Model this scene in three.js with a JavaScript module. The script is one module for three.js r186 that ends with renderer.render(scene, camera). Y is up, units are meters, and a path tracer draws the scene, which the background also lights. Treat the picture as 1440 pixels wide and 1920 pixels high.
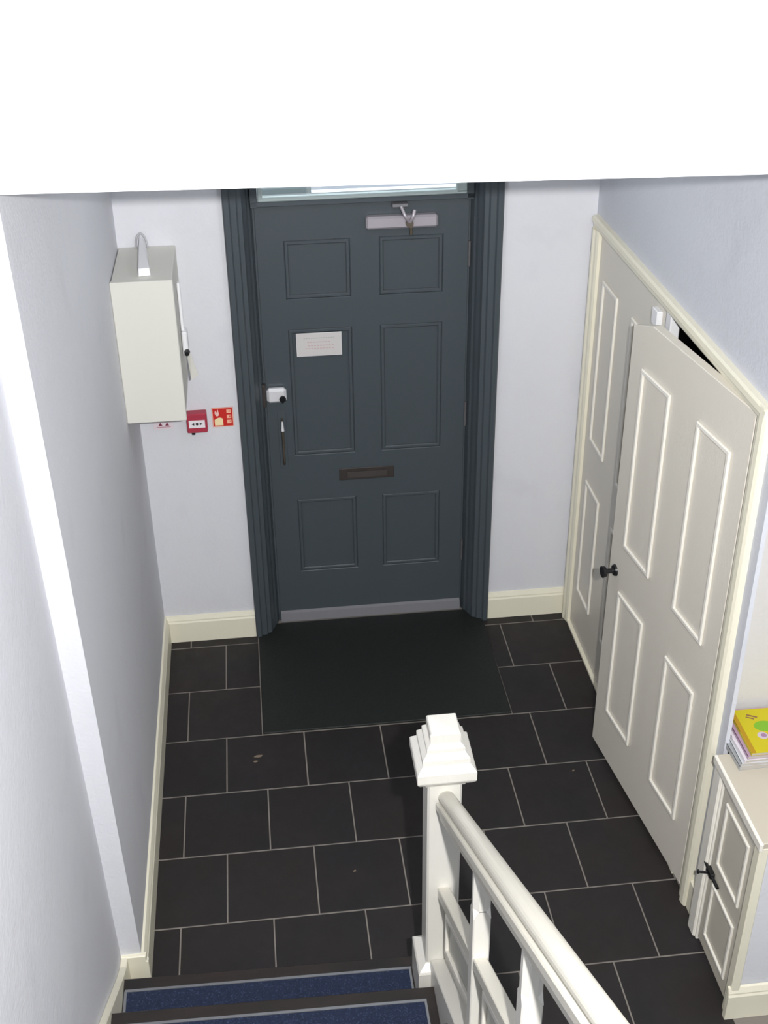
import * as THREE from 'three';
import { ConvexGeometry } from 'three/addons/geometries/ConvexGeometry.js';
import { mergeGeometries } from 'three/addons/utils/BufferGeometryUtils.js';
import { RectAreaLightUniformsLib } from 'three/addons/lights/RectAreaLightUniformsLib.js';

// ---------------------------------------------------------------- camera, sky, light, exposure
const scene = new THREE.Scene();
const camera = new THREE.PerspectiveCamera(46.04, 0.75, 0.05, 60);
camera.position.set(-0.4443, 3.4653, 4.7183);
camera.rotation.set(-0.5380, -0.1088, -0.0124, 'YXZ');
scene.add(camera);

scene.background = new THREE.Color().setRGB(1.9, 2.05, 2.2);      // bright overcast sky, seen through the fanlight only

const renderer = new THREE.WebGLRenderer({ antialias: true });
renderer.toneMapping = THREE.LinearToneMapping;
renderer.toneMappingExposure = 1.32;
renderer.shadowMap.enabled = true;
RectAreaLightUniformsLib.init();

// the photographer's flash, on the right of the lens (the camera is held upright)
const flash = new THREE.SpotLight(new THREE.Color().setRGB(1, 0.985, 0.96), 36, 0, 0.82, 0.5, 2);
flash.position.set(-0.22, 3.50, 4.68);
flash.target.position.set(0.0, 0.95, 0.6);
flash.castShadow = true; flash.shadow.radius = 1.2;
scene.add(flash, flash.target);
// daylight from an unseen landing window behind the photographer, placed to lighten the hall
const WIN = { x0: -0.75, x1: 0.85, y0: 2.9, y1: 4.7, z: 6.2 };
const unseenWindowLight = new THREE.RectAreaLight(new THREE.Color().setRGB(0.93, 0.965, 1.0), 2.0, 1.5, 1.7);
unseenWindowLight.position.set(0.05, 3.8, 6.17); unseenWindowLight.lookAt(0.05, 3.6, 0);
scene.add(unseenWindowLight);

// ---------------------------------------------------------------- helpers
const V3 = (x, y, z) => new THREE.Vector3(x, y, z);
let seed = 7;
const rnd = () => { seed = (seed * 1664525 + 1013904223) >>> 0; return seed / 4294967296; };
const used = {};
function numbered(name) { const n = used[name] = (used[name] ?? -1) + 1; return n ? `${name}_${String(n).padStart(3, '0')}` : name; }

function metreUV(g) {                                            // uv in metres on the plane each face leans to
  if (g.index) g = g.toNonIndexed();
  const p = g.attributes.position, uv = new Float32Array(p.count * 2), a = V3(), b = V3(), c = V3(), n = V3();
  for (let i = 0; i < p.count; i += 3) {
    a.fromBufferAttribute(p, i); b.fromBufferAttribute(p, i + 1); c.fromBufferAttribute(p, i + 2);
    n.copy(b).sub(a).cross(c.clone().sub(a));
    const ax = Math.abs(n.x), ay = Math.abs(n.y), az = Math.abs(n.z);
    [a, b, c].forEach((v, k) => {
      const q = ay >= ax && ay >= az ? [v.x, v.z] : ax >= az ? [v.z, v.y] : [v.x, v.y];
      uv[(i + k) * 2] = q[0]; uv[(i + k) * 2 + 1] = q[1];
    });
  }
  g.setAttribute('uv', new THREE.BufferAttribute(uv, 2));
  return g;
}
function flat(g) { g = g.index ? g.toNonIndexed() : g; g.computeVertexNormals(); return metreUV(g); }
function box(x0, x1, y0, y1, z0, z1, c = 0.002) {                // a block with chamfered edges
  const P = [];
  for (const [i, sx] of [[x0, 1], [x1, -1]]) for (const [j, sy] of [[y0, 1], [y1, -1]]) for (const [k, sz] of [[z0, 1], [z1, -1]]) {
    P.push(V3(i, j + sy * c, k + sz * c), V3(i + sx * c, j, k + sz * c), V3(i + sx * c, j + sy * c, k));
  }
  return flat(new ConvexGeometry(P));
}
function plain(x0, x1, y0, y1, z0, z1) {
  const g = new THREE.BoxGeometry(x1 - x0, y1 - y0, z1 - z0); g.translate((x0 + x1) / 2, (y0 + y1) / 2, (z0 + z1) / 2);
  return flat(g);
}
function hull(points) { return flat(new ConvexGeometry(points.map(p => V3(...p)))); }
function prism(pts, depth, X, Y, O, bevel = 0, holes = []) {      // outline in the plane X,Y at O, thickened along X x Y
  const s = new THREE.Shape(pts.map(p => new THREE.Vector2(...p)));
  for (const h of holes) s.holes.push(new THREE.Path(h.map(p => new THREE.Vector2(...p))));
  const g = new THREE.ExtrudeGeometry(s, { depth: depth - 2 * bevel, bevelEnabled: bevel > 0, bevelSize: bevel, bevelThickness: bevel, bevelOffset: -bevel, bevelSegments: 1, curveSegments: 8 });
  g.translate(0, 0, bevel);
  const x = V3(...X), y = V3(...Y), z = x.clone().cross(y);
  g.applyMatrix4(new THREE.Matrix4().makeBasis(x, y, z).setPosition(...O));
  return flat(g);
}
function mouldAlong(profile, p0, p1, out) {                       // profile (outwards, upwards) drawn along p0 to p1
  const x = V3(...out), y = V3(0, 1, 0), z = x.clone().cross(y);
  let a = V3(...p0), b = V3(...p1);
  if (b.clone().sub(a).dot(z) < 0) [a, b] = [b, a];
  return prism(profile, a.distanceTo(b), out, [0, 1, 0], a.toArray());
}
function tube(points, r, n = 20) {
  const g = new THREE.TubeGeometry(new THREE.CatmullRomCurve3(points.map(p => V3(...p))), n, r, 8, false);
  return g.toNonIndexed();
}
function cyl(r0, r1, h, seg, M) { const g = new THREE.CylinderGeometry(r1, r0, h, seg).toNonIndexed(); if (M) g.applyMatrix4(M); return g; }
function merge(list) { return mergeGeometries(list.map(g => { g = g.index ? g.toNonIndexed() : g; for (const k of Object.keys(g.attributes)) if (!['position', 'normal', 'uv'].includes(k)) g.deleteAttribute(k); return g; })); }
function obj(name, geo, mat, parent = scene) {
  const m = new THREE.Mesh(Array.isArray(geo) ? merge(geo) : geo, mat);
  m.name = numbered(name); parent.add(m); return m;
}
function thing(name, label, category, at = [0, 0, 0]) {
  const g = new THREE.Group(); g.name = numbered(name); g.position.set(...at); scene.add(g);
  g.userData = { label, category }; return g;
}
function tag(o, label, category, group) { o.userData = { ...o.userData, label, category }; if (group) o.userData.group = group; return o; }
function struct(name, label, geo, mat) {
  let o;
  if (geo) o = obj(name, geo, mat); else { o = new THREE.Group(); o.name = numbered(name); scene.add(o); }
  o.userData = { kind: 'structure', label }; return o;
}

// ---------------------------------------------------------------- materials
function dataTexture(n, fn, srgb, repeat) {
  const d = new Uint8Array(n * n * 4);
  for (let y = 0; y < n; y++) for (let x = 0; x < n; x++) { const v = fn(x / n, y / n, x, y); d.set([...v, 255], (y * n + x) * 4); }
  const t = new THREE.DataTexture(d, n, n); t.wrapS = t.wrapT = THREE.RepeatWrapping; t.magFilter = THREE.LinearFilter; t.minFilter = THREE.LinearMipmapLinearFilter; t.generateMipmaps = true;
  if (srgb) t.colorSpace = THREE.SRGBColorSpace;
  t.repeat.set(repeat, repeat); t.needsUpdate = true; return t;
}
function lattice(n, s) { let k = s >>> 0; const a = new Float32Array(n * n); for (let i = 0; i < n * n; i++) { k = (k * 1664525 + 1013904223) >>> 0; a[i] = k / 4294967296; } return a; }
function noiseMaker(s) {                                          // tiling value noise, several octaves
  const L = [4, 8, 16, 32, 64, 128].map((n, i) => [n, lattice(n, s * 97 + i * 13 + 1)]);
  return (u, v, weights) => {
    let t = 0, w = 0;
    weights.forEach((wt, i) => {
      if (!wt) return; const [n, a] = L[i]; const x = u * n, y = v * n, xi = Math.floor(x), yi = Math.floor(y);
      let fx = x - xi, fy = y - yi; fx = fx * fx * (3 - 2 * fx); fy = fy * fy * (3 - 2 * fy);
      const g = (p, q) => a[((q % n + n) % n) * n + ((p % n + n) % n)];
      t += wt * ((g(xi, yi) * (1 - fx) + g(xi + 1, yi) * fx) * (1 - fy) + (g(xi, yi + 1) * (1 - fx) + g(xi + 1, yi + 1) * fx) * fy); w += wt;
    });
    return t / w;
  };
}
const nz = noiseMaker(3), nz2 = noiseMaker(11);
const grey = v => { v = Math.max(0, Math.min(255, v)); return [v, v, v]; };
const plasterBump = dataTexture(256, (u, v) => grey(255 * nz(u, v, [0, 0.2, 0.3, 0.6, 0.8, 1])), false, 1 / 0.6);
const smudge = dataTexture(512, (u, v) => {
  const a = nz(u, v, [1, 0.7, 0.4, 0.2, 0.1, 0.05]), b = nz2(u * 1, v * 1, [0.2, 1, 0.7, 0.4, 0.2, 0.1]);
  const s = Math.max(0, b - 0.62) * 28; return [252 - s - 5 * a, 252 - s - 5 * a, 253 - s * 0.9 - 4 * a];
}, true, 1 / 1.9);
const brushBump = dataTexture(256, (u, v) => grey(255 * nz(u * 4, v, [0.3, 0.4, 0.6, 1, 1, 0.6])), false, 1 / 0.35);
const tileMap = dataTexture(512, (u, v) => {
  const a = nz(u, v, [0.6, 0.8, 0.8, 0.7, 0.6, 0.5]), b = nz2(u, v, [1, 0.8, 0.3, 0.2, 0, 0]);
  return [46 + (a - 0.5) * 17 + (b - 0.5) * 9, 41 + (a - 0.5) * 15, 42 + (a - 0.5) * 15 - (b - 0.5) * 5];
}, true, 1 / 0.9);
const tileRough = dataTexture(256, (u, v) => grey(120 + 70 * nz2(u, v, [0.5, 0.8, 1, 0.7, 0.5, 0.5])), false, 1 / 0.7);
const matMap = dataTexture(256, (u, v, x, y) => { const k = (nz(u, v, [0, 0, 0.3, 0.3, 0.6, 1]) - 0.5) * 22; return [24 + k, 29 + k, 28 + k]; }, true, 1 / 0.25);
const matBump = dataTexture(256, (u, v) => grey(255 * nz2(u, v, [0, 0, 0, 0.3, 0.6, 1])), false, 1 / 0.15);
const carpetMap = dataTexture(256, (u, v) => {
  const a = nz(u, v, [0, 0, 0.2, 0.4, 0.8, 1]), b = nz2(u, v, [0, 0, 0, 0, 1, 0.4]);
  const s = b > 0.7 ? 26 : 0; return [27 + (a - 0.5) * 24 + s, 38 + (a - 0.5) * 26 + s, 66 + (a - 0.5) * 34 + s];
}, true, 1 / 0.22);
const woodMap = dataTexture(256, (u, v) => { const a = nz(u * 0.5, v * 4, [0.4, 0.8, 1, 0.7, 0.5, 0.3]), b = nz2(u, v, [1, 0.8, 0.3, 0, 0, 0]); return [40 + (a - 0.5) * 26 + (b - 0.5) * 22, 34 + (a - 0.5) * 20 + (b - 0.5) * 15, 32 + (a - 0.5) * 18 + (b - 0.5) * 12]; }, true, 1 / 0.8);

const C = (r, g, b) => new THREE.Color().setRGB(r, g, b);
const std = (color, roughness, extra = {}) => new THREE.MeshStandardMaterial({ color, roughness, ...extra });
const wallPaint = std(C(0.700, 0.706, 0.740), 0.85, { map: smudge, bumpMap: plasterBump, bumpScale: 0.0012 });
const panelGrey = std(C(0.50, 0.50, 0.455), 0.42);
const cabinetGrey = std(C(0.575, 0.54, 0.465), 0.42);
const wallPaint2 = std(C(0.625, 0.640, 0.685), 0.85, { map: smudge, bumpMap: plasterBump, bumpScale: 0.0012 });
const whitePaint = std(C(0.86, 0.86, 0.87), 0.8, { bumpMap: plasterBump, bumpScale: 0.001 });
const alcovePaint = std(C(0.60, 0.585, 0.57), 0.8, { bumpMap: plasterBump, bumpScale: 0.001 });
const cabinetCream = std(C(0.53, 0.48, 0.395), 0.45);
const creamGloss = std(C(0.800, 0.765, 0.625), 0.38, { bumpMap: brushBump, bumpScale: 0.0004 });
const doorGrey = std(C(0.700, 0.662, 0.590), 0.42, { bumpMap: brushBump, bumpScale: 0.0005 });
const mouldWhite = std(C(0.830, 0.800, 0.730), 0.4);
const slateBlue = std(C(0.056, 0.070, 0.081), 0.42, { bumpMap: brushBump, bumpScale: 0.0003 });
const banisterWhite = std(C(0.69, 0.672, 0.625), 0.36, { bumpMap: brushBump, bumpScale: 0.0005 });
const railWorn = std(C(0.66, 0.635, 0.56), 0.33, { bumpMap: brushBump, bumpScale: 0.0004 });
const paleFrame = std(C(0.42, 0.49, 0.49), 0.45);
const tilePaint = std(C(0.53, 0.53, 0.53), 1, { map: tileMap, roughnessMap: tileRough });
const tilePaint2 = std(C(0.47, 0.47, 0.48), 1, { map: tileMap, roughnessMap: tileRough });
const tilePaint3 = std(C(0.56, 0.53, 0.53), 1, { map: tileMap, roughnessMap: tileRough });
const grout = std(C(0.21, 0.19, 0.17), 0.9, { bumpMap: plasterBump, bumpScale: 0.001 });
const darkScreed = std(C(0.04, 0.036, 0.037), 0.7, { map: tileMap });
const matRubber = std(C(0.74, 0.74, 0.74), 0.62, { map: matMap, bumpMap: matBump, bumpScale: 0.002 });
const alu = std(C(0.27, 0.28, 0.30), 0.45, { metalness: 0.7 });
const aluDull = std(C(0.20, 0.20, 0.22), 0.6, { metalness: 0.3 });
const satin = std(C(0.42, 0.39, 0.43), 0.42, { metalness: 0.35 });
const chrome = std(C(0.80, 0.80, 0.83), 0.3, { metalness: 0.25 });
const brassDull = std(C(0.19, 0.16, 0.125), 0.4, { metalness: 0.8 });
const brassBrown = std(C(0.066, 0.056, 0.053), 0.5, { metalness: 0.5 });
const hingeGrey = std(C(0.12, 0.115, 0.12), 0.45, { metalness: 0.3 });
const blackIron = std(C(0.018, 0.018, 0.02), 0.35, { metalness: 0.4 });
const whitePlastic = std(C(0.82, 0.82, 0.85), 0.5);
const boxWhite = std(C(0.665, 0.655, 0.605), 0.55);
const glass = new THREE.MeshPhysicalMaterial({ color: C(0.97, 1, 0.99), roughness: 0.02, transmission: 1, thickness: 0, ior: 1.5 });
const carpet = std(C(0.80, 0.86, 0.86), 0.95, { map: carpetMap, bumpMap: matBump, bumpScale: 0.002 });
const stairWood = std(C(0.8, 0.78, 0.76), 0.5, { map: woodMap });
const cupboardDark = std(C(0.34, 0.29, 0.265), 0.9);
const paving = std(C(0.62, 0.62, 0.60), 0.85);

// ---------------------------------------------------------------- setting: floor of tiles
const XL = -0.976, XR = 0.962;
const floor = struct('floor', 'hall floor of dark slate tiles laid in half bond with pale grout');
{
  obj('screed', [plain(-1.4, 1.75, -0.20, -0.0016, -0.40, 6.4)], grout, floor);
  const P = 0.33, J = 0.0050, X0 = -2.615 * 0.33, Z0 = 0.0711;
  const mat = [-0.547, 0.547, 0.733];
  const tones = [tilePaint, tilePaint2, tilePaint3];
  const put = (x0, x1, z0, z1) => {
    if (x1 - x0 < 0.012 || z1 - z0 < 0.012) return;
    const y = -0.0004 + (rnd() - 0.5) * 0.0012;
    obj('tile', box(x0, x1, -0.012, y, z0, z1, 0.0012), tones[Math.floor(rnd() * 3)], floor);
  };
  for (let j = -1; j <= 11; j++) {
    let z0 = Z0 + j * P + J / 2, z1 = Z0 + (j + 1) * P - J / 2;
    z0 = Math.max(z0, 0.003);
    const off = (j % 2 + 2) % 2 === 1 ? 0 : 0.5;
    for (let i = -2; i <= 8; i++) {
      let x0 = X0 + (i + off) * P + J / 2, x1 = x0 + P - J;
      const xmin = z0 > 2.0 ? 0.0 : XL + 0.004, xmax = z0 > 2.3 ? 1.55 : 0.955;
      x0 = Math.max(x0, xmin); x1 = Math.min(x1, xmax);
      if (x1 - x0 < 0.012) continue;
      if (z0 < mat[2] - 0.02 && x1 > mat[0] && x0 < mat[1]) {              // cut round the mat well
        put(x0, Math.min(x1, mat[0]), z0, z1); put(Math.max(x0, mat[1]), x1, z0, z1);
      } else put(x0, x1, z0, z1);
    }
  }
  const stainTan = std(C(0.20, 0.155, 0.115), 0.8);
  for (const [x, z, a, b] of [[-0.565, 0.862, 0.018, 0.009], [-0.578, 0.893, 0.010, 0.006], [-0.224, 1.536, 0.006, 0.005], [0.720, 1.113, 0.006, 0.005]]) {
    const pts = []; for (let k = 0; k < 9; k++) { const t = k / 9 * Math.PI * 2, r = 0.75 + 0.4 * rnd(); pts.push([x + Math.cos(t) * a * r + Math.sin(t) * b * 0.4, -z + Math.sin(t) * b * r]); }
    obj('stain', prism(pts, 0.0008, [1, 0, 0], [0, 0, -1], [0, 0.0001, 0]), stainTan, floor);
  }
  obj('screed_beyond', plain(0.0, 1.55, -0.012, -0.001, 4.04, 6.2), darkScreed, floor);
}

// ---------------------------------------------------------------- setting: walls and ceilings
const HC = 2.76;                                                 // hall ceiling
struct('wall_front', 'pale lilac wall round the front door', [
  plain(-1.4, -0.535, 0, HC, -0.28, 0), plain(0.55, 1.7, 0, HC, -0.28, 0), plain(-0.54, 0.555, 2.62, HC, -0.28, 0)], wallPaint);
// left hall wall, its free end a little out of plumb
struct('wall_left', 'pale lilac hall wall on the left with a square white end',
  prism([[-0.3, 0], [1.925, 0], [2.104, HC], [-0.3, HC]].map(([z, y]) => [-z, y]), 0.42, [0, 0, -1], [0, 1, 0], [XL - 0.42, 0, 0]), wallPaint);
struct('wall_stairwell', 'pale lilac wall beside the stairs', [plain(-1.45, -1.043, -0.2, 5.2, 1.9, 6.4)], wallPaint);
struct('wall_right', 'pale lilac wall above the cupboard doors', [
  plain(XR, 1.10, 1.947, HC, -0.05, 1.699), plain(XR, 0.976, 1.947, HC, 1.699, 1.902), plain(XR, 1.10, 0, 1.947, -0.05, 0.085), plain(XR, 0.976, 0, 1.947, 1.777, 1.902)], wallPaint2);
struct('wall_cupboard', 'dark boarded inside of the cupboard', [
  plain(1.55, 1.62, 0, 2.2, -0.05, 1.72), plain(1.10, 1.6, 0, 2.2, -0.08, 0.0), plain(1.10, 1.6, 2.1, 2.2, -0.05, 1.70)], cupboardDark);
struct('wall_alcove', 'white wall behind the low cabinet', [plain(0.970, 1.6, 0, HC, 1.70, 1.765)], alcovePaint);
struct('wall_passage', 'pale wall of the passage beside the stairs', [plain(1.55, 1.7, 0, 5.2, 1.75, 6.4)], wallPaint);
struct('wall_back', 'stairwell wall behind the landing', [
  plain(-1.4, WIN.x0, -0.2, 5.2, WIN.z, 6.4), plain(WIN.x1, 1.7, -0.2, 5.2, WIN.z, 6.4), plain(WIN.x0, WIN.x1, -0.2, WIN.y0, WIN.z, 6.4), plain(WIN.x0, WIN.x1, WIN.y1, 5.2, WIN.z, 6.4)], whitePaint);
struct('ceiling', 'white hall ceiling', [plain(-1.4, 1.7, HC, HC + 0.18, -0.28, 1.86)], whitePaint);
struct('ceiling_stairwell', 'white stairwell ceiling', [plain(-1.45, 1.75, 5.2, 5.35, -0.3, 6.4)], whitePaint);
{
  // face of the upper floor above the hall, slightly out of square like the stairs
  const g = plain(-1.25, 1.7, HC - 0.002, 5.2, -0.34, 0);
  g.rotateY(-0.0582); g.translate(-0.16, 0, 2.205);
  struct('wall_upper', 'bright white face of the upper floor over the hall', [g], whitePaint);
}
{
  const w = struct('unseen_window_2', 'tall unseen landing window that lights the stairwell and hall');  // out of view behind the camera, placed to lighten the hall
  const F = 0.05, z0 = 6.24, z1 = 6.30;
  obj('frame', [box(WIN.x0, WIN.x1, WIN.y0, WIN.y0 + F, z0, z1), box(WIN.x0, WIN.x1, WIN.y1 - F, WIN.y1, z0, z1), box(WIN.x0, WIN.x0 + F, WIN.y0, WIN.y1, z0, z1), box(WIN.x1 - F, WIN.x1, WIN.y0, WIN.y1, z0, z1), box(WIN.x0, WIN.x1, 3.78, 3.82, z0, z1)], mouldWhite, w);
  obj('pane', plain(WIN.x0, WIN.x1, WIN.y0, 3.79, 6.268, 6.272), glass, w); obj('pane', plain(WIN.x0, WIN.x1, 3.81, WIN.y1, 6.268, 6.272), glass, w);
}
struct('path', 'pale paving outside the front door', [plain(-6, 6, -0.3, -0.14, -8.0, -0.28)], paving);
struct('road', 'grey road beyond the paving', [plain(-12, 12, -0.34, -0.15, -16, -8.0)], std(C(0.20, 0.20, 0.225), 0.9));
tag(obj('garden_kerb', [box(-1.6, 0.20, -0.14, -0.05, -7.98, -7.80, 0.01)], std(C(0.10, 0.115, 0.12), 0.9)), 'dark low kerb out on the pavement, seen through the fanlight', 'kerb');

// skirting
const SK = [[0, 0], [0.020, 0], [0.020, 0.108], [0.016, 0.116], [0.016, 0.122], [0.008, 0.140], [0, 0.142]];
struct('baseboard_front', 'cream skirting board along the front wall', [mouldAlong(SK, [-0.968, 0, 0], [-0.549, 0, 0], [0, 0, 1]), mouldAlong(SK, [0.566, 0, 0], [0.945, 0, 0], [0, 0, 1])], creamGloss);
struct('baseboard_left', 'cream skirting board along the left wall and round its end', [
  mouldAlong(SK, [XL, 0, 0], [XL, 0, 1.945], [1, 0, 0]),
  prism([[0, 0], [0.088, 0], [0.088, 0.112], [0.082, 0.118], [0.082, 0.142], [0, 0.142]], 0.022, [1, 0, 0], [0, 1, 0], [-1.042, 0, 1.926], 0.003)], creamGloss);

// ---------------------------------------------------------------- front door, its frame and fanlight
{
  const trim = struct('trim_1', 'dark slate blue door surround with stepped mouldings');
  const prof = [[-0.552, 0], [-0.552, 0.030], [-0.546, 0.036], [-0.528, 0.036], [-0.522, 0.026], [-0.500, 0.022], [-0.494, 0.012], [-0.478, 0.008], [-0.472, -0.012], [-0.462, -0.030], [-0.456, -0.050], [-0.448, -0.060], [-0.440, -0.098], [-0.425, -0.098], [-0.425, -0.150], [-0.552, -0.150]];
  const side = s => prism(prof.map(([x, z]) => [s > 0 ? x : -x + 0.016, -z]), 2.63, [1, 0, 0], [0, 0, -1], [0, 0, 0], 0);
  for (const s of [1, -1]) obj('jamb', side(s), slateBlue, trim);
  obj('head', [box(-0.552, 0.568, 2.56, 2.66, -0.15, 0.03, 0.006)], slateBlue, trim);
  obj('stop', [box(-0.44, -0.425, 0.0, 2.06, -0.150, -0.094), box(0.441, 0.456, 0.0, 2.06, -0.150, -0.094), box(-0.445, -0.416, 2.05, 2.60, -0.150, -0.050), box(0.432, 0.461, 2.05, 2.60, -0.150, -0.050), box(-0.445, 0.461, 2.053, 2.0745, -0.150, -0.050)], slateBlue, trim);
}
{
  const W = struct('window_1', 'fanlight over the front door in a pale frame');
  const zf0 = -0.072, zf1 = -0.042;
  obj('frame', [box(-0.414, 0.430, 2.075, 2.092, zf0, zf1, 0.004), box(-0.414, -0.394, 2.08, 2.56, zf0, zf1, 0.004), box(0.386, 0.430, 2.08, 2.56, zf0, zf1, 0.004), box(-0.414, 0.430, 2.52, 2.56, zf0, zf1, 0.004)], paleFrame, W);
  obj('pane', plain(-0.396, 0.388, 2.090, 2.525, -0.060, -0.056), glass, W);
}
{
  const D = struct('door_1', 'dark slate blue six-panel front door');
  const x0 = -0.432, x1 = 0.450, y0 = 0.012, y1 = 2.050, zf = -0.092;
  const cols = [[-0.318, -0.048], [0.076, 0.342]], rows = [[0.282, 0.672], [0.906, 1.508], [1.646, 1.895]];
  const R = (a, b, c, d) => [[a, c], [b, c], [b, d], [a, d]];
  const holes = []; for (const c of cols) for (const r of rows) holes.push(R(c[0], c[1], r[0], r[1]));
  obj('leaf', prism(R(x0, x1, y0, y1), 0.044, [1, 0, 0], [0, 1, 0], [0, 0, zf - 0.044], 0.003, holes), slateBlue, D);
  for (const r of rows) for (const c of cols) {
    const p = obj('panel', box(c[0] - 0.008, c[1] + 0.008, r[0] - 0.008, r[1] + 0.008, zf - 0.030, zf - 0.014), slateBlue, D);
    obj('moulding', prism(R(c[0], c[1], r[0], r[1]), 0.014, [1, 0, 0], [0, 1, 0], [0, 0, zf - 0.016], 0.004, [R(c[0] + 0.017, c[1] - 0.017, r[0] + 0.017, r[1] - 0.017)]), slateBlue, p);
  }
  obj('weather_bar', [hull([[-0.428, 0.008, zf + 0.022], [0.448, 0.008, zf + 0.022], [-0.428, 0.008, zf], [0.448, 0.008, zf], [-0.428, 0.058, zf], [0.448, 0.058, zf], [-0.428, 0.050, zf + 0.012], [0.448, 0.050, zf + 0.012]])], aluDull, D).userData.label = 'grey metal weather bar';
  for (const [a, b] of [[1.755, 1.865], [1.010, 1.128], [0.290, 0.400]]) {
    const h = obj('hinge', [box(0.447, 0.458, a, b, zf - 0.004, zf + 0.004, 0.001)], hingeGrey, D);
    obj('knuckle', cyl(0.006, 0.006, b - a, 10, new THREE.Matrix4().makeTranslation(0.452, (a + b) / 2, zf + 0.008)), hingeGrey, h);
  }
  // letter plate
  const lp = obj('letter_plate', prism(R(-0.122, 0.130, 0.765, 0.825), 0.006, [1, 0, 0], [0, 1, 0], [0, 0, zf], 0.002, [R(-0.085, 0.093, 0.783, 0.808)]), brassBrown, D);
  obj('flap', hull([[-0.086, 0.810, zf + 0.012], [0.094, 0.810, zf + 0.012], [-0.086, 0.781, zf + 0.016], [0.094, 0.781, zf + 0.016], [-0.086, 0.810, zf], [0.094, 0.810, zf], [-0.086, 0.781, zf], [0.094, 0.781, zf]]), brassBrown, lp);
  // night latch and its keep on the frame
  const nl = obj('night_latch', [box(-0.428, -0.342, 1.185, 1.252, zf, zf + 0.034, 0.011)], chrome, D);
  obj('latch_knob', [cyl(0.011, 0.015, 0.018, 18, new THREE.Matrix4().makeTranslation(-0.360, 1.210, zf + 0.040).multiply(new THREE.Matrix4().makeRotationX(Math.PI / 2))), box(-0.3635, -0.3565, 1.193, 1.228, zf + 0.045, zf + 0.056, 0.002)], blackIron, nl);
  obj('keep', [box(-0.449, -0.431, 1.165, 1.270, zf - 0.002, zf + 0.026, 0.003)], brassBrown, D);
  // pull handle
  const ph = obj('pull_handle', tube([[-0.368, 1.095, zf + 0.004], [-0.368, 1.095, zf + 0.03], [-0.368, 1.075, zf + 0.042], [-0.368, 1.0, zf + 0.044], [-0.368, 0.90, zf + 0.042], [-0.368, 0.882, zf + 0.03], [-0.368, 0.880, zf + 0.004]], 0.0052, 40), brassDull, D);
  obj('back_plate', [box(-0.386, -0.350, 0.848, 1.130, zf, zf + 0.004, 0.001)], slateBlue, ph);
  obj('finger_stop', cyl(0.0075, 0.0035, 0.045, 12, new THREE.Matrix4().makeTranslation(-0.368, 1.078, zf + 0.045)), chrome, ph);
  // door closer
  const dc = obj('door_closer', [box(0.018, 0.314, 1.940, 1.992, zf, zf + 0.042, 0.008)], satin, D);
  obj('closer_arm', [
    tube([[0.195, 1.965, zf + 0.052], [0.175, 2.0, zf + 0.075], [0.160, 2.035, zf + 0.055]], 0.007, 12),
    tube([[0.195, 1.965, zf + 0.052], [0.206, 1.995, zf + 0.068], [0.214, 2.02, zf + 0.058]], 0.008, 12)], satin, dc);
  obj('arm_bracket', [box(0.125, 0.190, 2.030, 2.044, zf, zf + 0.05, 0.003)], aluDull, dc);
  obj('pinion_cap', [cyl(0.017, 0.015, 0.024, 18, new THREE.Matrix4().makeTranslation(0.195, 1.963, zf + 0.050).multiply(new THREE.Matrix4().makeRotationX(Math.PI / 2))), cyl(0.006, 0.006, 0.03, 10, new THREE.Matrix4().makeTranslation(0.204, 1.925, zf + 0.03))], brassDull, dc);
}
function canvasTexture(w, h, draw) {
  const c = document.createElement('canvas'); c.width = w; c.height = h; const x = c.getContext('2d'); draw(x, w, h);
  const t = new THREE.CanvasTexture(c); t.colorSpace = THREE.SRGBColorSpace; return t;
}
function printed(x0, x1, y0, y1, z, tex, rough = 0.6) {
  const g = new THREE.PlaneGeometry(x1 - x0, y1 - y0); g.translate((x0 + x1) / 2, (y0 + y1) / 2, z);
  return [g, std(C(1, 1, 1), rough, { map: tex })];
}
{
  const t = thing('paper_notice', 'small white paper notice with faint red lines stuck on the front door', 'notice', [-0.190, 1.438, -0.0915]);
  obj('sheet', box(-0.097, 0.097, -0.053, 0.053, 0, 0.0012, 0.0003), std(C(0.74, 0.74, 0.74), 0.8), t);
  const tex = canvasTexture(256, 140, (x, w, h) => {
    x.fillStyle = '#d9d6d6'; x.fillRect(0, 0, w, h); x.fillStyle = 'rgba(200,130,130,0.35)';
    for (const [a, b, y] of [[60, 180, 52], [64, 210, 74], [48, 214, 92]]) for (let i = a; i < b; i += 17) x.fillRect(i, y, 12, 6);
    x.fillStyle = 'rgba(120,120,130,0.35)'; for (let i = 40; i < 210; i += 14) x.fillRect(i, 28, 9, 4);
  });
  const [g, m] = printed(-0.0955, 0.0955, -0.0515, 0.0515, 0.0015, tex, 0.8); m.color.setRGB(0.80, 0.79, 0.79);
  obj('printed_face', g, m, t);
}
tag(obj('door_mat', prism([[-0.542, -0.729], [0.542, -0.729], [0.546, -0.040], [0.470, 0.062], [-0.450, 0.062], [-0.542, -0.040]], 0.011, [1, 0, 0], [0, 0, -1], [0, -0.0015, 0], 0.003), matRubber), 'large black door mat laid inside the front door', 'mat');

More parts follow.
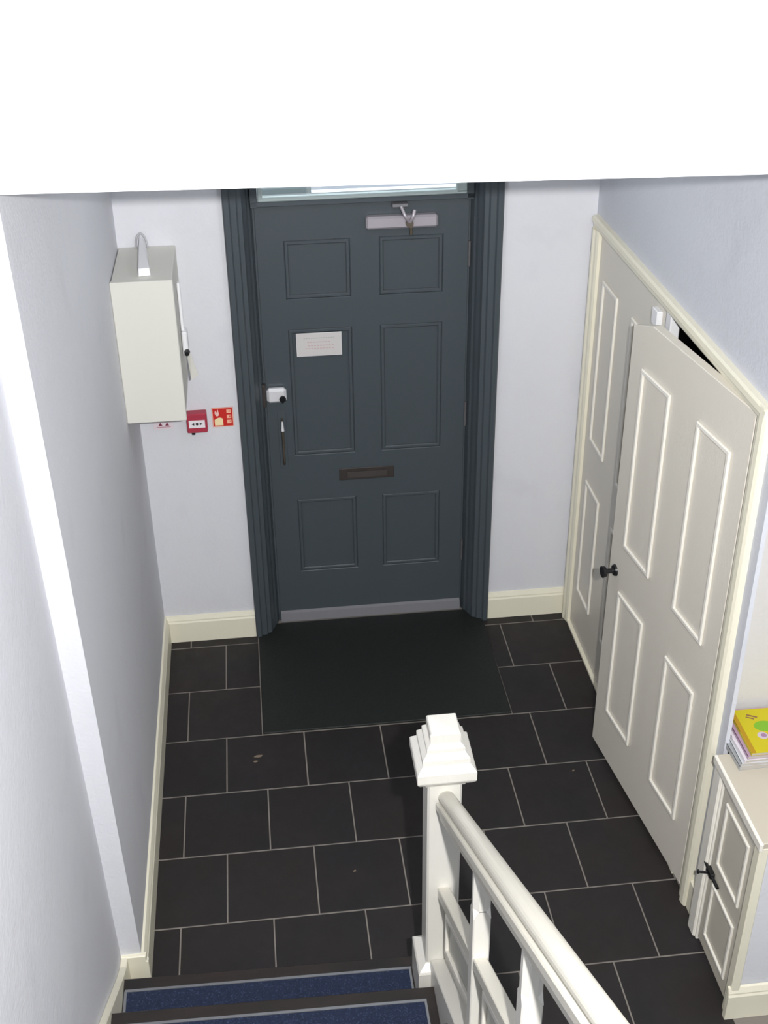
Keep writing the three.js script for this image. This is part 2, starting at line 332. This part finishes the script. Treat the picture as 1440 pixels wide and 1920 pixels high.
// ---------------------------------------------------------------- white box, switch and signs on the front wall
{
  const t = thing('wall_box', 'tall cream white box hung high on the front wall beside the door', 'box', [-0.861, 1.650, 0]);
  const hw = 0.1115, hh = 0.287;
  obj('case', [box(-hw, hw, -hh + 0.01, hh - 0.004, 0.0, 0.400, 0.003)], boxWhite, t);
  obj('cover', [box(-hw - 0.003, hw + 0.003, -hh, hh, 0.398, 0.420, 0.003)], boxWhite, t);
}
{
  const t = thing('cable_conduit', 'white tapered conduit lying on the white wall box', 'conduit', [-0.862, 1.9345, 0]);
  obj('sleeve', hull([[-0.010, 0, 0.355], [0.033, 0, 0.348], [-0.008, 0.030, 0.355], [0.031, 0.030, 0.348], [-0.030, 0, 0.05], [0.004, 0, 0.05], [-0.021, 0.050, 0.014], [-0.014, 0.050, 0.014], [-0.024, 0.0, 0.010], [0.0, 0.0, 0.010]]), whitePlastic, t);
  obj('cable', tube([[-0.040, 0.001, 0.020], [-0.038, 0.022, 0.014], [-0.031, 0.044, 0.010], [-0.018, 0.054, 0.009], [-0.006, 0.044, 0.010], [0.002, 0.022, 0.014], [0.006, 0.001, 0.020]], 0.004, 40), std(C(0.42, 0.42, 0.44), 0.6), t);
}
{
  const t = thing('wall_switch', 'small white switch with black knob and hanging tag on the side of the wall box', 'switch', [-0.7466, 1.60, 0.20]);
  obj('cable_cover', [box(0, 0.012, 0.05, 0.25, -0.012, 0.012, 0.003)], whitePlastic, t);
  obj('body', [box(0, 0.022, -0.045, 0.055, -0.028, 0.032, 0.005)], whitePlastic, t);
  obj('knob', [cyl(0.012, 0.009, 0.022, 14, new THREE.Matrix4().makeTranslation(0.016, -0.028, 0.043).multiply(new THREE.Matrix4().makeRotationX(Math.PI / 2)))], blackIron, t);
  obj('hanging_tag', [hull([[0.010, -0.045, -0.02], [0.024, -0.045, -0.01], [0.048, -0.150, -0.02], [0.020, -0.165, 0.0], [0.010, -0.045, -0.016], [0.024, -0.045, -0.006], [0.048, -0.150, -0.016], [0.020, -0.165, 0.004]])], boxWhite, t);
}
{
  const t = thing('fire_call_point', 'red fire alarm call point with white centre and small black piece below', 'call point', [-0.732, 1.162, 0]);
  obj('housing', [box(-0.043, 0.043, -0.045, 0.045, 0.0, 0.045, 0.004)], std(C(0.40, 0.035, 0.065), 0.45), t);
  const tex = canvasTexture(128, 64, (x, w, h) => {
    x.fillStyle = '#e8e2e6'; x.fillRect(0, 0, w, h); x.fillStyle = '#1d1d22';
    x.beginPath(); x.arc(64, 32, 11, 0, 7); x.fill();
    x.beginPath(); x.moveTo(20, 32); x.lineTo(42, 20); x.lineTo(42, 44); x.fill(); x.beginPath(); x.moveTo(108, 32); x.lineTo(86, 20); x.lineTo(86, 44); x.fill();
  });
  const [g, m] = printed(-0.034, 0.034, -0.020, 0.016, 0.0456, tex, 0.4);
  obj('press_window', g, m, t);
  obj('test_key', [box(-0.028, -0.012, -0.066, -0.045, 0.012, 0.022, 0.003)], blackIron, t);
}
{
  const t = thing('fire_sign', 'square red fire action sign with pale flame and hand beside the door', 'sign', [-0.622, 1.165, 0]);
  obj('plate', box(-0.046, 0.046, -0.046, 0.046, 0, 0.003, 0.0008), std(C(0.55, 0.08, 0.05), 0.5), t);
  const tex = canvasTexture(256, 256, (x, w, h) => {
    x.fillStyle = '#e9b7a6'; x.fillRect(0, 0, w, h); x.fillStyle = '#c4251f'; x.fillRect(10, 10, w - 20, h - 20);
    x.fillStyle = '#f0c2bb'; x.beginPath(); x.moveTo(50, 110); x.quadraticCurveTo(20, 70, 44, 36); x.quadraticCurveTo(52, 60, 64, 62); x.quadraticCurveTo(60, 34, 76, 22); x.quadraticCurveTo(80, 60, 84, 80); x.quadraticCurveTo(86, 104, 66, 112); x.fill();
    x.fillStyle = '#f1deb0'; x.beginPath(); x.moveTo(26, 236); x.lineTo(26, 160); x.quadraticCurveTo(60, 126, 104, 132); x.lineTo(126, 146); x.lineTo(128, 236); x.fill();
    x.fillStyle = '#f2b59a';
    for (let r = 0; r < 3; r++) { x.fillRect(176, 30 + r * 68, 52, 46); x.fillStyle = '#c4251f'; x.fillRect(204, 44 + r * 68, 16, 12); x.fillStyle = '#f2b59a'; }
  });
  const [g, m] = printed(-0.0455, 0.0455, -0.0455, 0.0455, 0.0034, tex, 0.5);
  obj('printed_face', g, m, t);
}
{
  const t = thing('wall_notice', 'white sign with two dark red marks mostly hidden behind the wall box', 'sign', [-0.877, 1.172, 0]);
  obj('plate', box(-0.042, 0.042, -0.048, 0.048, 0, 0.003, 0.0008), std(C(0.7, 0.66, 0.68), 0.5), t);
  const tex = canvasTexture(128, 128, (x, w, h) => {
    x.fillStyle = '#dcd0d6'; x.fillRect(0, 0, w, h); x.fillStyle = '#7a2f45';
    for (const cx of [44, 88]) { x.beginPath(); x.moveTo(cx - 13, 106); x.lineTo(cx, 84); x.lineTo(cx + 13, 106); x.fill(); }
    x.fillStyle = 'rgba(150,60,85,0.5)'; x.fillRect(18, 112, 92, 5);
  });
  const [g, m] = printed(-0.0415, 0.0415, -0.0475, 0.0475, 0.0034, tex, 0.5);
  obj('printed_face', g, m, t);
}

// ---------------------------------------------------------------- cupboard doors on the right
const rect = (a, b, c, d) => [[a, c], [b, c], [b, d], [a, d]];
{
  const t = struct('trim_2', 'cream painted architrave round the cupboard doors');
  const xF = 0.930;
  const arch = [[0, 0], [0.072, 0], [0.072, 0.020], [0.062, 0.026], [0.040, 0.028], [0.030, 0.022], [0.012, 0.020], [0, 0.014]];   // (across, proud)
  const post = (z, s, y1) => prism(arch.map(([a, p]) => [s * a + z, XR - p]).map(([zz, xx]) => [xx, -zz]), y1, [1, 0, 0], [0, 0, -1], [0, 0, 0], 0);
  obj('post', post(0.098, -1, 1.935), creamGloss, t);
  obj('post', post(1.778, 1, 1.985), creamGloss, t);
  const head = prism(arch.map(([a, p]) => [XR - p, 1.932 + a * 0.75]), 1.820, [1, 0, 0], [0, 1, 0], [0, 0, 0.028]);
  obj('head', head, creamGloss, t);
  obj('lining', [plain(XR, 0.982, 0, 1.94, 1.768, 1.776), plain(XR, 1.10, 0, 1.94, 0.086, 0.094), plain(XR, 0.982, 1.936, 1.946, 0.09, 1.775)], creamGloss, t);
  obj('sill', [box(0.945, 1.09, 0, 0.014, 0.09, 1.698)], creamGloss, t);
}
const pRows = [[0.250, 0.838], [1.040, 1.762]];
function cupboardLeaf(name, label, cols, outline) {                // local: u from the hinge, y up, face at +w
  const D = struct(name, label);
  obj('leaf', prism(outline, 0.034, [1, 0, 0], [0, 1, 0], [0, 0, -0.034], 0.002), doorGrey, D);
  for (const r of pRows) for (const c of cols)
    obj('moulding', prism(rect(c[0], c[1], r[0], r[1]), 0.010, [1, 0, 0], [0, 1, 0], [0, 0, -0.0005], 0.003, [rect(c[0] + 0.017, c[1] - 0.017, r[0] + 0.017, r[1] - 0.017)]), mouldWhite, D);
  return D;
}
const place = (D, u, n, at) => { const y = V3(0, 1, 0); D.applyMatrix4(new THREE.Matrix4().makeBasis(V3(...u), y, V3(...n)).setPosition(...at)); };
{
  const far = cupboardLeaf('door_2', 'far cupboard door, shut, pale grey with cream panel mouldings', [[0.085, 0.292], [0.485, 0.700]], [[0, 0.016], [0.830, 0.016], [0.830, 1.928], [0, 1.928]]);
  // seen from the hall its hinge is on the left: u runs towards the camera, so the face normal is u x y
  for (const m of far.children) m.geometry.scale(1, 1, 1);
  place(far, [0, 0, 1], [-1, 0, 0], [0.960, 0, 0.098]);
  const near = cupboardLeaf('door_3', 'near cupboard door standing ajar, pale grey with cream panel mouldings', [[-0.312, -0.095], [-0.725, -0.505]], [[-0.832, 0.020], [0, 0.020], [0, 1.935], [-0.690, 1.930], [-0.832, 1.880]]);
  const a = 7.3 * Math.PI / 180;
  place(near, [Math.sin(a), 0, Math.cos(a)], [-Math.cos(a), 0, Math.sin(a)], [0.950, 0, 1.765]);
  const k = new THREE.Matrix4().makeRotationX(Math.PI / 2);
  const knob = obj('knob', cyl(0.021, 0.023, 0.014, 24, new THREE.Matrix4().makeTranslation(-0.778, 0.900, 0.048).multiply(k)), blackIron, near);
  obj('knob_rose', [cyl(0.024, 0.021, 0.008, 24, new THREE.Matrix4().makeTranslation(-0.778, 0.900, 0.004).multiply(k)), cyl(0.010, 0.010, 0.04, 16, new THREE.Matrix4().makeTranslation(-0.778, 0.900, 0.024).multiply(k))], blackIron, knob);
  obj('bolt', [box(0.742, 0.800, 1.845, 1.905, 0.0, 0.022, 0.003)], whitePlastic, far).userData.label = 'white plastic catch';
}
tag(obj('door_catch', [box(0.950, 0.985, 1.845, 1.934, 0.955, 1.005, 0.003)], whitePlastic), 'small white catch under the cupboard frame in the gap above the open door', 'catch');

// ---------------------------------------------------------------- low cabinet and magazines
{
  const t = thing('low_cabinet', 'low built-in cabinet with cream top and panelled door beside the cupboard', 'cabinet', [0, 0, 0]);
  const x0 = 0.945, zA = 1.935, zB = 2.300;
  obj('carcass', [plain(x0 + 0.004, 1.545, 0.0, 0.775, zA, zB - 0.004), plain(0.99, 1.545, 0, 0.775, 1.77, zA)], wallPaint, t);
  obj('top', prism([[0.925, -2.318], [1.548, -2.318], [1.548, -1.767], [0.979, -1.767], [0.979, -1.930], [0.925, -1.930]], 0.024, [1, 0, 0], [0, 0, -1], [0, 0.776, 0], 0.003), cabinetCream, t);
  obj('edge_moulding', [box(0.918, 0.930, 0.768, 0.800, 1.930, 2.322, 0.003)], mouldWhite, t);
  obj('post', [box(0.926, 0.952, 0, 0.772, zA - 0.005, 1.985, 0.005), box(0.934, 0.950, 0, 0.772, 1.975, 1.997, 0.003)], mouldWhite, t);
  obj('post', [box(0.926, 0.956, 0, 0.772, 2.272, 2.312, 0.004)], creamGloss, t);
  const d = obj('door', [box(0.938, 0.952, 0.02, 0.735, 1.999, 2.268, 0.003)], cabinetGrey, t);
  const fr = (z0, z1, y0, y1) => prism(rect(-z1, -z0, y0, y1), 0.009, [0, 0, -1], [0, 1, 0], [0.9305, 0, 0], 0.003, [rect(-z1 + 0.015, -z0 - 0.015, y0 + 0.015, y1 - 0.015)]);
  for (const f of [fr(2.042, 2.232, 0.425, 0.695), fr(2.042, 2.232, 0.085, 0.335)]) obj('moulding', f, mouldWhite, d);
  const l = obj('latch', [tube([[0.930, 0.362, 1.975], [0.928, 0.364, 2.03], [0.930, 0.362, 2.092]], 0.0055, 14)], blackIron, d);
  obj('thumb_piece', [tube([[0.922, 0.362, 2.022], [0.905, 0.352, 2.008], [0.898, 0.350, 2.004]], 0.0045, 8), box(0.893, 0.900, 0.341, 0.357, 1.998, 2.008, 0.002), box(0.922, 0.938, 0.352, 0.374, 2.002, 2.046, 0.002)], blackIron, l);
  obj('frame_rail', [box(0.930, 0.950, 0.738, 0.768, 1.985, 2.272, 0.003)], mouldWhite, t);
}
struct('baseboard_alcove', 'cream skirting board along the end of the low cabinet', [mouldAlong(SK, [0.918, 0, 2.300], [1.548, 0, 2.300], [0, 0, 1])], creamGloss);
struct('baseboard_right', 'short cream skirting piece between cupboard and cabinet', [box(0.946, 0.966, 0, 0.14, 1.852, 1.928, 0.004)], creamGloss);
{
  const stack = [
    [0.0170, [0.970, 2.012], 0.30, 0.222, 0.03, C(0.36, 0.37, 0.38), 'grey magazine at the bottom of the stack on the low cabinet'],
    [0.0110, [0.974, 2.012], 0.30, 0.224, -0.02, C(0.52, 0.54, 0.56), 'pale grey magazine second from the bottom of the stack'],
    [0.0120, [0.984, 2.012], 0.30, 0.224, 0.02, C(0.70, 0.66, 0.70), 'pinkish white magazine in the middle of the stack'],
    [0.0110, [0.993, 2.008], 0.30, 0.224, 0.0, C(0.42, 0.28, 0.40), 'dull purple magazine just beneath the yellow one'],
  ];
  let y = 0.8002;
  const paper = std(C(0.44, 0.41, 0.375), 0.85);
  for (const [h, [x, z], w, d, turn, col, label] of stack) {
    const t = thing('magazine', label, 'magazine', [x, y, z]); t.rotation.y = turn;
    obj('pages', box(0.002, w - 0.001, 0.0008, h - 0.0008, -d + 0.001, -0.001, 0.0004), paper, t);
    obj('cover', [box(0, w, h - 0.0008, h, -d, 0, 0.0002), box(0, w, 0, 0.0008, -d, 0, 0.0002), box(0, 0.002, 0, h, -d, 0, 0.0002)], std(col, 0.5), t);
    y += h + 0.0003;
  }
  const h = 0.010, t = thing('magazine', 'bright yellow magazine lying on top of the stack', 'magazine', [1.004, y, 2.006]); t.rotation.y = -0.01;
  obj('pages', box(0.002, 0.299, 0.0008, h - 0.0008, -0.206, -0.001, 0.0004), paper, t);
  const tex = canvasTexture(512, 362, (x, w, hh) => {
    x.fillStyle = '#e8d800'; x.fillRect(0, 0, w, hh); x.fillStyle = '#cfa000'; x.fillRect(0, 0, 26, hh);
    x.fillStyle = '#8fd02a'; x.beginPath(); x.ellipse(150, 150, 60, 44, 0, 0, 7); x.fill();
    x.fillStyle = '#9a6a55'; x.save(); x.translate(86, 40); x.rotate(0.5); x.fillRect(0, 0, 60, 12); x.fillRect(0, 22, 46, 10); x.restore();
    x.fillStyle = '#ead9e8'; x.beginPath(); x.arc(112, 226, 30, 0, 7); x.fill(); x.fillStyle = '#b98fb4'; x.beginPath(); x.arc(118, 226, 16, 0, 7); x.fill();
    x.fillStyle = '#e0b000'; x.fillRect(250, 40, 220, 40);
  });
  obj('cover', [box(0, 0.30, h - 0.0008, h, -0.207, 0, 0.0002), box(0, 0.30, 0, 0.0008, -0.207, 0, 0.0002), box(0, 0.002, 0, h, -0.207, 0, 0.0002)], std(C(0.50, 0.44, 0.02), 0.45), t);
  const g = new THREE.PlaneGeometry(0.298, 0.205); g.rotateX(-Math.PI / 2); g.translate(0.150, h + 0.0004, -0.1035);
  obj('cover_print', g, std(C(0.66, 0.66, 0.66), 0.45, { map: tex }), t);
}

// ---------------------------------------------------------------- stairs
const RISE = 0.168, GO = 0.2535, ZT = 2.066, SL = RISE / GO;
{
  const t = thing('staircase', 'dark timber stairs with blue carpet insets rising from the hall floor', 'staircase');
  const xa = -1.020, xb = -0.050, sk = 0.030;                     // out of square by a few centimetres
  for (let n = 1; n <= 11; n++) {
    const y = RISE * n, z = ZT + GO * (n - 1), len = n === 11 ? 6.185 - z : GO + 0.02;
    const tread = obj('tread', [hull([[xa, y - 0.030, z - 0.012], [xb, y - 0.030, z + 0.012], [xa, y - 0.004, z - 0.015], [xb, y - 0.004, z + 0.010], [xa, y, z - 0.011], [xb, y, z + 0.014], [xa, y - 0.030, z + len], [xb, y - 0.030, z + len], [xa, y, z + len], [xb, y, z + len]])], stairWood, t);
    const zz = x => z - 0.012 + (x - xa) / (xb - xa) * 0.024;
    const strip = (z0, z1, h, x0, x1) => hull([[x0, y, zz(x0) + z0], [x1, y, zz(x1) + z0], [x0, y, zz(x0) + z1], [x1, y, zz(x1) + z1], [x0, y + h, zz(x0) + z0 + 0.001], [x1, y + h, zz(x1) + z0 + 0.001], [x0, y + h, zz(x0) + z1 - 0.001], [x1, y + h, zz(x1) + z1 - 0.001]]);
    const d = GO - 0.022;
    const xc = n === 1 ? xb - 0.014 : xb;
    obj('carpet_inset', [strip(0.054, d, 0.004, xa + 0.012, xc - 0.034)], carpet, tread);
    obj('metal_edging', [strip(0.044, 0.055, 0.0055, xa + 0.006, xc - 0.028), strip(d - 0.001, d + 0.006, 0.005, xa + 0.006, xc - 0.028), strip(0.05, d, 0.005, xa + 0.004, xa + 0.013), strip(0.05, d, 0.005, xc - 0.035, xc - 0.028)], alu, tread);
    obj('riser', [plain(xa, xb, y - RISE, y - 0.029, z + 0.012, z + 0.030)], stairWood, t);
  }
  // raking strings
  const z1 = ZT + GO * 10, rake = (zs, off, y1) => [zs, off + SL * (zs - ZT)];
  const top = 0.192;
  obj('string', [prism([[-1.948, 0], [-1.948, 0.142], [-1.99, 0.150], [-ZT, top], [-z1, top + SL * (z1 - ZT)], [-6.185, top + SL * (z1 - ZT)], [-6.185, 0]], 0.023, [0, 0, -1], [0, 1, 0], [-1.0425, 0, 0], 0.003)], creamGloss, t);
}

// ---------------------------------------------------------------- balustrade
{
  const t = thing('stair_balustrade', 'white painted stair balustrade with stepped newel cap, handrail and panels', 'banister');
  const cx = -0.012, cz = 2.200, s = 0.645;
  const shaft = obj('newel_post', (() => {
    const h = 0.049, c = 0.006, o = [[h, h - c], [h - c, h], [-h + c, h], [-h, h - c], [-h, -h + c], [-h + c, -h], [h - c, -h], [h, -h + c]];
    return [prism(o.map(([x, z]) => [x + cx, -(z + cz)]), 0.925, [1, 0, 0], [0, 0, -1], [0, RISE + 0.001, 0])];
  })(), banisterWhite, t);
  const square = pts => { const g = new THREE.LatheGeometry(pts.map(([r, y]) => new THREE.Vector2(r * Math.SQRT2, y)), 4, Math.PI / 4); g.translate(cx, 0, cz); return flat(g); };
  obj('newel_cap', square([[0.049, 1.078], [0.055, 1.084], [0.060, 1.098], [0.074, 1.106], [0.081, 1.116], [0.083, 1.122], [0.083, 1.150], [0.080, 1.155], [0.066, 1.170], [0.066, 1.188], [0.063, 1.192], [0.053, 1.204], [0.053, 1.216], [0.050, 1.220], [0.042, 1.228], [0.042, 1.258], [0.039, 1.263], [0, 1.265]]), banisterWhite, shaft);
  obj('newel_plinth', square([[0.075, RISE + 0.001], [0.075, 0.318], [0.071, 0.325], [0.050, 0.343], [0.048, 0.346]]), banisterWhite, shaft);

  // handrail: a rounded rail on a wider ledge
  const zEnd = 4.65, c0 = -0.008;
  const L = Math.hypot(1, s), dir = V3(0, s, 1).normalize(), up = V3(0, 1, -s).normalize();
  const prof = []; const hw = 0.0235;
  prof.push([-0.022, -0.067], [0.022, -0.067], [0.025, -0.048], [0.031, -0.038], [0.031, -0.021], [0.028, -0.017], [0.0185, -0.016], [0.020, -0.011], [hw, -0.005]);
  for (let i = 1; i < 12; i++) { const a = Math.PI * i / 12; prof.push([hw * Math.cos(a), -0.005 + 0.0215 * Math.sin(a)]); }
  prof.push([-hw, -0.005], [-0.020, -0.011], [-0.0185, -0.016], [-0.028, -0.017], [-0.031, -0.021], [-0.031, -0.038], [-0.025, -0.048]);
  const z0 = cz + 0.047;
  const rail = prism(prof, (zEnd - z0) * L, [1, 0, 0], up.toArray(), [c0, 1.040 + s * (z0 - 2.25), z0]);
  obj('handrail', rail, railWorn, t);

  obj('string', [prism([[-2.252, 0], [-2.252, 0.355], [-4.6, 0.355 + 0.645 * 2.35], [-4.6, 0]], 0.078, [0, 0, -1], [0, 1, 0], [-0.049, 0, 0], 0.003)], banisterWhite, t);
  const lowTop = z => 0.672 + s * (z - 2.25);
  const bz = [2.762, 3.236, 3.710, 4.184, 4.64];
  bz.forEach((z, i) => {
    const h = 0.0215, x = -0.009, yb = 0.30 + s * (z - 2.25), y1 = lowTop(z) + 0.155, y2 = 1.0 + s * (z - 2.25);
    const o = 0.0215, k = 0.013;
    obj('baluster', [box(x - h, x + h, yb, y1, z - h, z + h, 0.003),
      hull([[x - h, y1 - 0.003, z - h], [x + h, y1 - 0.003, z - h], [x - h, y1 - 0.003, z + h], [x + h, y1 - 0.003, z + h],
        ...[[1, 1], [1, -1], [-1, 1], [-1, -1]].flatMap(([a, b]) => [[x + a * o, y1 + 0.022, z + b * (o - k)], [x + a * (o - k), y1 + 0.022, z + b * o]])]),
      hull([[1, 1], [1, -1], [-1, 1], [-1, -1]].flatMap(([a, b]) => [y1 + 0.02, y2].flatMap(y => [[x + a * o, y, z + b * (o - k)], [x + a * (o - k), y, z + b * o]])))], banisterWhite, t);
  });
  const ends = [cz + 0.047, ...bz];
  for (let i = 0; i < ends.length - 1; i++) {
    const a = ends[i] + (i ? 0.019 : 0), b = ends[i + 1] - 0.019;
    const para = (za, zb, lo, hi) => [[-za, lo + s * (za - 2.25)], [-za, hi + s * (za - 2.25)], [-zb, hi + s * (zb - 2.25)], [-zb, lo + s * (zb - 2.25)]].map(p => p);
    obj('lower_rail', prism(para(a, b, 0.632, 0.672), 0.036, [0, 0, -1], [0, 1, 0], [-0.028, 0, 0], 0.003), railWorn, t);
    const p = obj('panel', prism(para(a, b, 0.33, 0.636), 0.012, [0, 0, -1], [0, 1, 0], [-0.002, 0, 0], 0), panelGrey, t);
    const outer = para(a + 0.055, b - 0.045, 0.412, 0.588), inner = para(a + 0.071, b - 0.061, 0.434, 0.566);
    obj('moulding', prism(outer, 0.012, [0, 0, -1], [0, 1, 0], [-0.0135, 0, 0], 0.003, [inner]), mouldWhite, p);
  }
}

// ---------------------------------------------------------------- unseen hall ceiling lamp (hidden by the upper floor), placed to light the walls
{
  const t = thing('unseen_ceiling_lamp', 'unseen round opal ceiling lamp lighting the hall walls', 'lamp', [0.0, HC, 0.9]);
  const g = new THREE.LatheGeometry([[0, -0.075], [0.06, -0.07], [0.11, -0.05], [0.13, -0.02], [0.13, -0.008]].map(p => new THREE.Vector2(...p)), 32);
  obj('shade', g, std(C(0.8, 0.8, 0.8), 0.5, { emissive: C(1, 0.97, 0.92), emissiveIntensity: 1.2 }), t);
  obj('base', cyl(0.135, 0.135, 0.012, 32, new THREE.Matrix4().makeTranslation(0, -0.007, 0)), whitePlastic, t);
  const l = new THREE.PointLight(C(0.93, 0.96, 1.0), 0.34, 0, 2); l.position.set(0.0, HC - 0.16, 0.9); l.shadow.radius = 5; scene.add(l);
}

scene.traverse(o => {
  if (o.isMesh) { o.castShadow = true; o.receiveShadow = true; }
  if (o.isPointLight || o.isSpotLight) o.castShadow = true;
});
renderer.render(scene, camera);
